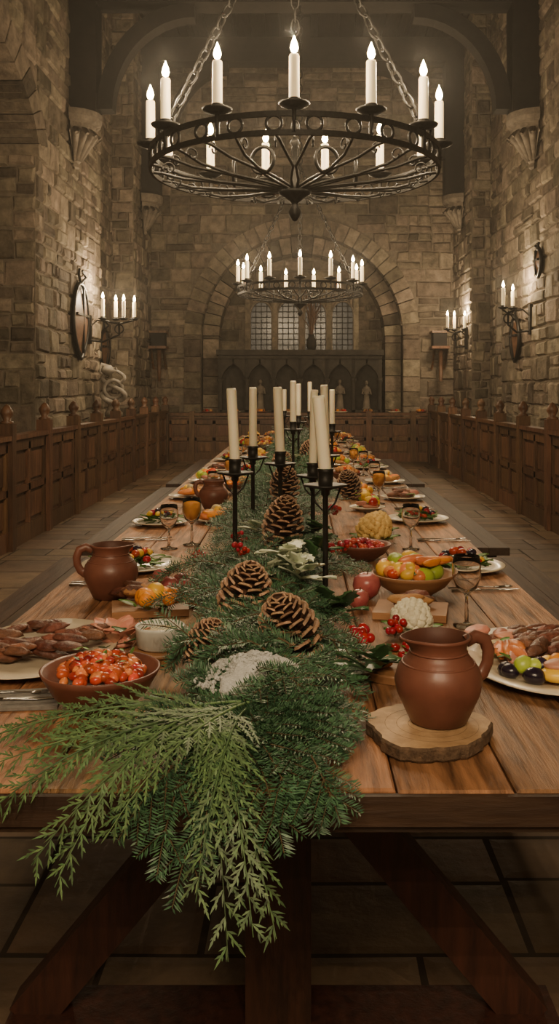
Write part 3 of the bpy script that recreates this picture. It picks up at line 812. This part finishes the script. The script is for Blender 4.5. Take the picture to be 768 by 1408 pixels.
def heap(mb,x,y,z,rx,ry,n,size,mats,dome=.03,elong=1.25,nz=.05):
    for i in range(n):
        r=sqrt(R.random()); a=R.uniform(0,6.28); s=size*R.uniform(.8,1.15)
        mb.ell((x+rx*r*cos(a),y+ry*r*sin(a),z+dome*(1-r*r)+s*.5*R.random()),(s*elong,s,s*.95),R.choice(mats),(R.uniform(-.5,.5),R.uniform(-.5,.5),R.uniform(0,3)),10,7,nz)
def plate(mb,x,y,r,sx=1,sy=1,k='cer'):
    mb.lathe([(0,0),(r*.6,0),(r*.63,.003),(r*.75,.009),(r*.98,.016),(r,.018),(r*.985,.0205),(r*.75,.0135),(r*.64,.008),(0,.007)],k,(x,y,TT+.0005),44,sx,sy)
def strips(mb,x,y,z,rx,ry,n,L,w,h,mats,yaw=0):
    for i in range(n):
        r=sqrt(R.random()); a=R.uniform(0,6.28)
        mb.ell((x+rx*r*cos(a),y+ry*r*sin(a),z+h+R.uniform(0,.018)),(L*R.uniform(.7,1.1),w,h),R.choice(mats),(R.uniform(-.2,.2),R.uniform(-.2,.2),yaw+R.uniform(-.5,.5)),12,7,.22)
def leaves(mb,x,y,z,rx,ry,n,L=.03,k='leafg'):
    for i in range(n):
        r=sqrt(R.random()); a=R.uniform(0,6.28); b=R.uniform(0,6.28)
        leaf(mb,(x+rx*r*cos(a),y+ry*r*sin(a),z+R.uniform(0,.02)),(cos(b),sin(b),R.uniform(0,.8)),L*R.uniform(.7,1.2),L*.6,k)
def goblet(x,y,h,drink=None,r=.034):
    mb=MB()
    pr=[(0,0),(r*.95,0),(r*.95,.003),(r*.3,.006),(.005,.012),(.004,h*.42),(.008,h*.46),(r*.75,h*.55),(r*1.02,h*.72),(r,h*.88),(r*.9,h),(r*.86,h),(r*.96,h*.88),(r*.98,h*.72),(r*.7,h*.565),(0,h*.49)]
    mb.lathe(pr,'glass',(x,y,TT+.001),28)
    if drink: mb.lathe([(0,h*.5),(r*.66,h*.57),(r*.94,h*.72),(r*.93,h*.9),(0,h*.9)],drink,(x,y,TT+.001),24)
    mb.build('wine_goblet')
# front right jug on wood slice
mb=MB()
n=60
vs=[]
tx,ty=.222,1.565
for k,(rr,zz) in enumerate(((.97,0),(1.0,.004),(1.0,.020),(.965,.0235),(0.0,.0235))):
    for j in range(n):
        a=2*pi*j/n; w=1+.06*sin(3*a+1)+.04*sin(5*a)+.016*sin(17*a)+.012*sin(29*a)
        vs.append((tx+.106*rr*w*cos(a),ty+.108*rr*w*sin(a),TT+zz))
for i in range(4):
    fs=[(i*n+j,i*n+(j+1)%n,(i+1)*n+(j+1)%n,(i+1)*n+j) for j in range(n)]
    mb.add(vs,fs,'bark' if i<3 else 'slice',i==3)
for q in (.022,.04,.06,.08): mb.ring((tx+.007,ty,TT+.0232),q,.0006,'bark',seg=40,ts=4)
mb.build('wood_slice_trivet')
jug(.243,1.58,.97,radians(12),TT+.0235)
jug(-.54,2.62,1.0,radians(195))
jug(-.425,4.55,.95,radians(190))
# round board behind jug with sliced things
def board(x,y,r,name='round_serving_board'):
    mb=MB(); mb.lathe([(0,0),(r,0),(r,.014),(r*.985,.017),(0,.017)],'bowlwood',(x,y,TT),36,smooth=False)
    return mb
mb=board(.225,1.94,.105); heap(mb,.25,2.0,TT+.02,.05,.05,12,.011,['crim'],.01); heap(mb,.19,1.92,TT+.02,.03,.03,5,.013,['orange','bread'],.01); leaves(mb,.27,1.97,TT+.02,.04,.04,6); mb.build('round_serving_board')
# right platter
mb=MB(); px,py=.525,1.97
plate(mb,px,py,1*.25,.70,1.0)
strips(mb,px+.02,py+.07,TT+.012,.10,.10,34,.045,.017,.012,['meat'],.4)
strips(mb,px-.07,py+.11,TT+.012,.05,.05,7,.04,.02,.010,['ham','cream'],1)
strips(mb,px-.07,py-.02,TT+.014,.03,.05,7,.045,.013,.012,['salmon','ham'],1.8)
heap(mb,px-.06,py-.13,TT+.022,.045,.04,7,.02,['plum','plum','plum','lime'],.01,1.2)
heap(mb,px+.03,py-.10,TT+.02,.06,.05,12,.017,['red','orange','plum','yellow','crim'],.014)
mb.ell((px-.0,py-.15,TT+.03),(.045,.03,.017),'yellow',(0,0,.2)); mb.ell((px,py-.145,TT+.047),(.036,.024,.011),'ham',(0,0,.2))
mb.ell((px+.08,py-.12,TT+.03),(.035,.03,.02),'apple'); leaves(mb,px-.1,py+.0,TT+.02,.03,.1,10)
mb.build('platter_of_roast_and_fruit')
# left platter
mb=MB(); px,py=-.585,2.06
plate(mb,px,py,.24,.72,1.0)
for i in range(34):
    a=R.uniform(0,6.28); r=sqrt(R.random())
    mb.ell((px+.12*r*cos(a),py+.165*r*sin(a),TT+.022+R.uniform(0,.024)),(.040*R.uniform(.8,1.15),.015,.010),'meat',(R.uniform(-.2,.2),R.uniform(-.25,.25),R.uniform(-.4,.7)),14,8,.22)
mb.build('platter_of_grilled_meat')
# folded ham rose + leaves
mb=MB()
for i in range(12):
    a=i*1.1; r=.01+.0035*i
    leaf(mb,(-.42+r*cos(a),2.12+r*sin(a),TT+.02),(cos(a)*.5,sin(a)*.5,1),.05,.05,'ham',droop=.5)
leaves(mb,-.42,2.12,TT+.008,.05,.05,8,.05,'holly'); mb.ell((-.42,2.12,TT+.012),(.04,.04,.014),'ham')
mb.build('folded_ham_rose')
# tomato bowl
mb=MB(); bx,by=-.372,1.71
mb.lathe(bowlprof(.112,.075),'terra',(bx,by,TT+.001),44); heap(mb,bx,by,TT+.064,.078,.078,130,.0100,['tom','tom','tom','tom','salmon'],.032,1.35,.02)
for i in range(14): leaf(mb,(bx+R.uniform(-.06,.06),by+R.uniform(-.06,.06),TT+.10),(R.uniform(-1,1),R.uniform(-1,1),.3),.015,.008,'leafg')
mb.build('bowl_of_cherry_tomatoes')
# ramekin
mb=MB(); rx_,ry_=-.315,2.07
mb.lathe([(0,0),(.042,0),(.052,.006),(.055,.045),(.057,.05),(.053,.052),(.05,.046),(.048,.036),(0,.036)],'cerw',(rx_,ry_,TT+.012),36); mb.lathe([(0,.04),(.049,.038)],'cream',(rx_,ry_,TT+.012),30)
mb.lathe([(0,0),(.06,0),(.062,.004),(.06,.011),(0,.011)],'bowlwood',(rx_,ry_,TT),30)
mb.build('ceramic_ramekin')
# wooden board left with citrus etc
mb=MB(); mb.box((-.40,2.45,TT+.01),(.2,.14,.018),'bowlwood',rot=(0,0,.2))
heap(mb,-.36,2.40,TT+.04,.06,.04,9,.022,['orange','orange','yellow'],.015,1.05); strips(mb,-.44,2.52,TT+.02,.05,.04,8,.04,.018,.014,['bread','meat']); leaves(mb,-.40,2.42,TT+.02,.08,.05,8,.05)
mb.build('board_of_citrus_and_bread')
mb=MB(); 
for (x,y) in((-.32,2.62),(-.375,2.66),(-.35,2.72),(-.42,2.78)): mb.ell((x,y,TT+.026),(.027,.027,.025),R.choice(['apple','ham','apple']),nz=.06)
heap(mb,-.28,2.8,TT+.01,.06,.05,16,.010,['crim','plum','red'],.01,1); strips(mb,-.30,2.55,TT+.0,.05,.04,6,.035,.015,.012,['salmon','meat']); leaves(mb,-.35,2.7,TT+.01,.08,.08,14,.04)
mb.build('scattered_figs_and_berries')
# fruit bowl right
mb=MB(); bx,by=.335,2.66
mb.lathe(bowlprof(.122,.062),'bowlwood',(bx,by,TT+.001),44)
heap(mb,bx-.01,by,TT+.06,.078,.07,30,.023,['yellow','lime','orange','yellow','lime','salmon','red'],.035,1.35); strips(mb,bx+.03,by-.03,TT+.078,.05,.03,8,.045,.012,.012,['salmon','orange'],.3); leaves(mb,bx,by,TT+.07,.09,.07,10,.03)
mb.build('bowl_of_mixed_fruit')
mb=MB(); mb.box((.30,2.42,TT+.01),(.19,.15,.018),'bowlwood',rot=(0,0,-.2)); strips(mb,.31,2.43,TT+.018,.06,.04,8,.04,.02,.012,['bread','meat']); mb.build('carved_bread_board')
mb=MB(); bx,by=.222,3.2
mb.lathe(bowlprof(.105,.055),'terra',(bx,by,TT+.001),40); heap(mb,bx,by,TT+.045,.075,.075,80,.010,['crim','red','red'],.018,1.1)
mb.build('bowl_of_red_berries')
def florets(name,x,y,r,k,z=TT):
    mb=MB(); mb.ell((x,y,z+r*.75),(r*.85,r*.85,r*.75),k)
    for i in range(60):
        t=(i+.5)/60; a=i*2.4; zz=1-1.35*t; q=sqrt(max(0,1-zz*zz)); s=r*R.uniform(.2,.28)
        mb.ell((x+r*.85*q*cos(a),y+r*.85*q*sin(a),z+r*.75+r*.8*zz),(s,s,s),k,nz=.25,seg=9,rings=6)
    for i in range(7):
        a=i*.9; leaf(mb,(x+r*.7*cos(a),y+r*.7*sin(a),z+.01),(cos(a),sin(a),.5),r*.9,r*.7,'leafg')
    mb.build(name)
florets('cauliflower_head',.275,2.22,.050,'cauli'); florets('golden_cauliflower',.295,3.55,.066,'roma')
florets('golden_cauliflower',.33,3.76,.055,'roma'); 
def apple(x,y,r=.038):
    mb=MB(); mb.lathe([(0,.15*r),(.35*r,0),(.8*r,.35*r),(1.02*r,.95*r),(.9*r,1.5*r),(.45*r,1.8*r),(.12*r,1.72*r),(0,1.6*r)],'apple',(x,y,TT+.001),20); mb.tube([(x,y,TT+1.6*r),(x+.005,y,TT+2.1*r)],.0015,'stem',5); mb.build('red_apple')
apple(.195,2.60,.040); apple(.165,2.48,.028)
# goblets
for g_ in ((-.485,3.41,.165),(-.41,3.5,.18,'juice',.036),(.42,3.4,.168),(.425,2.30,.178,None,.036),(.45,5.4,.17),(-.42,5.6,.17,'juice'),(.4,6.6,.17,'juice'),(-.46,7.0,.17),(.45,8.0,.17),(-.4,8.6,.17),(.40,9.4,.17,'juice'),(-.44,4.75,.17),(.42,4.75,.17,'juice'),(.45,6.3,.17),(-.45,8.1,.17,'juice')): goblet(*g_)
# plates along the table
def food_plate(x,y,r,kind):
    mb=MB(); plate(mb,x,y,r); z=TT+.012
    if kind=='salad':
        leaves(mb,x,y,z,r*.6,r*.6,50,.05); heap(mb,x,y,z+.02,r*.5,r*.5,18,.013,['red','crim','plum','yellow'],.03)
    elif kind=='meat':
        strips(mb,x,y,z,r*.5,r*.5,18,.045,.02,.013,['meat','meat','ham']); leaves(mb,x,y,z,r*.6,r*.6,8,.04)
    elif kind=='salmon':
        strips(mb,x,y,z,r*.5,r*.5,18,.05,.022,.016,['salmon','orange','bread']); heap(mb,x,y,z+.02,r*.4,r*.4,8,.016,['cream','yellow'])
    else:
        heap(mb,x,y,z+.02,r*.5,r*.5,16,.025,['orange','yellow','red','lime'],.03); strips(mb,x,y,z,r*.5,r*.5,6,.04,.02,.012,['bread','ham'])
        leaves(mb,x,y,z,r*.6,r*.6,8,.04)
    mb.build('plate_of_'+{'salad':'green_salad','meat':'roast_meat','salmon':'salmon','mix':'mixed_fruit'}[kind])
for (x,y,r,k) in ((-.56,3.05,.165,'salad'),(.535,3.02,.15,'salad'),(-.61,4.02,.125,'salad'),(-.365,4.1,.11,'salmon'),(.54,4.12,.14,'salad'),(.34,4.5,.09,'mix'),
    (-.585,5.0,.13,'salmon'),(.57,4.95,.12,'meat'),(.33,5.0,.11,'mix'),(-.57,5.85,.14,'mix'),(.55,5.8,.13,'salmon'),(-.36,6.3,.12,'salad'),(-.57,6.7,.14,'meat'),(.54,6.85,.14,'salad'),
    (-.57,7.6,.14,'salad'),(.54,7.5,.14,'salmon'),(-.57,8.5,.12,'salmon'),(.54,8.4,.14,'mix'),(.32,7.1,.12,'mix'),(-.34,7.8,.12,'mix'),(-.56,9.4,.12,'mix'),(.56,9.3,.12,'meat'),(-.56,10.3,.14,'salad'),(.54,10.2,.14,'salad'),(-.56,11.2,.14,'mix'),(.54,11.1,.14,'salmon')):
    food_plate(x,y,r,k)
for (x,y) in((.31,5.9),(-.33,5.2),(.3,8.8),(-.32,9.6),(.3,10.6),(-.33,7.15),(.3,7.9),(-.32,10.8),(-.32,8.9)):
    mb=MB(); mb.lathe(bowlprof(.1,.06),'terra',(x,y,TT+.001),28); heap(mb,x,y,TT+.055,.07,.07,30,.018,['red','orange','yellow','bread'],.03); mb.build('bowl_of_fruit')
# cutlery + napkins
def cutlery(x,y,yaw,nap=False):
    c,s=cos(yaw),sin(yaw)
    T=lambda u,v,z:(x+u*c-v*s,y+u*s+v*c,TT+z)
    if nap:
        mb=MB(); mb.box((x,y,TT+.004),(.19,.10,.006),'linen',rot=(0,0,yaw)); mb.box((x+.01,y+.01,TT+.009),(.17,.07,.004),'linen',rot=(0,0,yaw+.05)); mb.build('linen_napkin'); z=.014
    else: z=.004
    mb=MB(); mb.tube([T(-.1,.015,z),T(0,.015,z+.002),T(.04,.015,z)],[.004,.003,.002],'steel',6,flat=.6)
    mb.tube([T(.035,.015,z),T(.055,.015,z)],[.004,.011],'steel',6,flat=.25)
    for q in(-.009,-.003,.003,.009): mb.tube([T(.053,.015+q,z),T(.095,.015+q,z+.003)],.0014,'steel',5)
    mb.build('table_fork')
    mb=MB(); mb.tube([T(-.1,-.02,z),T(-.01,-.02,z)],[.006,.004],'steel',6,flat=.7); mb.tube([T(-.01,-.02,z),T(.05,-.02,z),T(.11,-.018,z)],[.005,.010,.003],'steel',6,flat=.15); mb.build('table_knife')
cutlery(-.55,1.74,.1,True); cutlery(-.60,2.80,.1); cutlery(.55,2.72,.1); cutlery(-.60,3.62,.1); cutlery(.57,3.6,0); cutlery(-.6,4.6,0); cutlery(.58,4.55,0); cutlery(-.6,5.4,0); cutlery(.58,5.5,0)
# dishes on far sideboard
for i in range(9):
    x=-1.7+i*.5; mb=MB()
    mb.lathe([(0,0),(.08,0),(.13,.03),(.12,.03),(0,.015)],'cer' if i%2 else 'terra',(x,17.05,.907),18)
    for j in range(7): mb.ell((x+R.uniform(-.07,.07),17.05+R.uniform(-.05,.05),.95),(.03,.03,.028),R.choice(['bread','orange','red','meat']))
    mb.build('serving_dish')
# ------------------------------------------------------------------ world (faint ambient + thin candle-smoke haze in the air) + camera
w=bpy.data.worlds.new('World'); bpy.context.scene.world=w; w.use_nodes=True; nt=w.node_tree
nt.nodes['Background'].inputs[0].default_value=(1,.93,.84,1); nt.nodes['Background'].inputs[1].default_value=.3
vsn=nt.nodes.new('ShaderNodeVolumeScatter'); vsn.inputs['Density'].default_value=.0035; vsn.inputs['Anisotropy'].default_value=.5; vsn.inputs['Color'].default_value=(.95,.93,.9,1)
nt.links.new(vsn.outputs[0],nt.nodes['World Output'].inputs['Volume'])
cd=bpy.data.cameras.new('camera'); co=bpy.data.objects.new('camera',cd); bpy.context.scene.collection.objects.link(co)
co.location=(0,0,1.35); co.rotation_euler=(pi/2,0,0)
cd.sensor_width=36; cd.sensor_fit='AUTO'; cd.lens=1250/1408*36; cd.shift_x=-26/1408; cd.shift_y=-169/1408; cd.clip_start=.05; cd.clip_end=100
bpy.context.scene.camera=co
print('verts',sum(len(o.data.vertices) for o in bpy.data.objects if o.type=='MESH'))
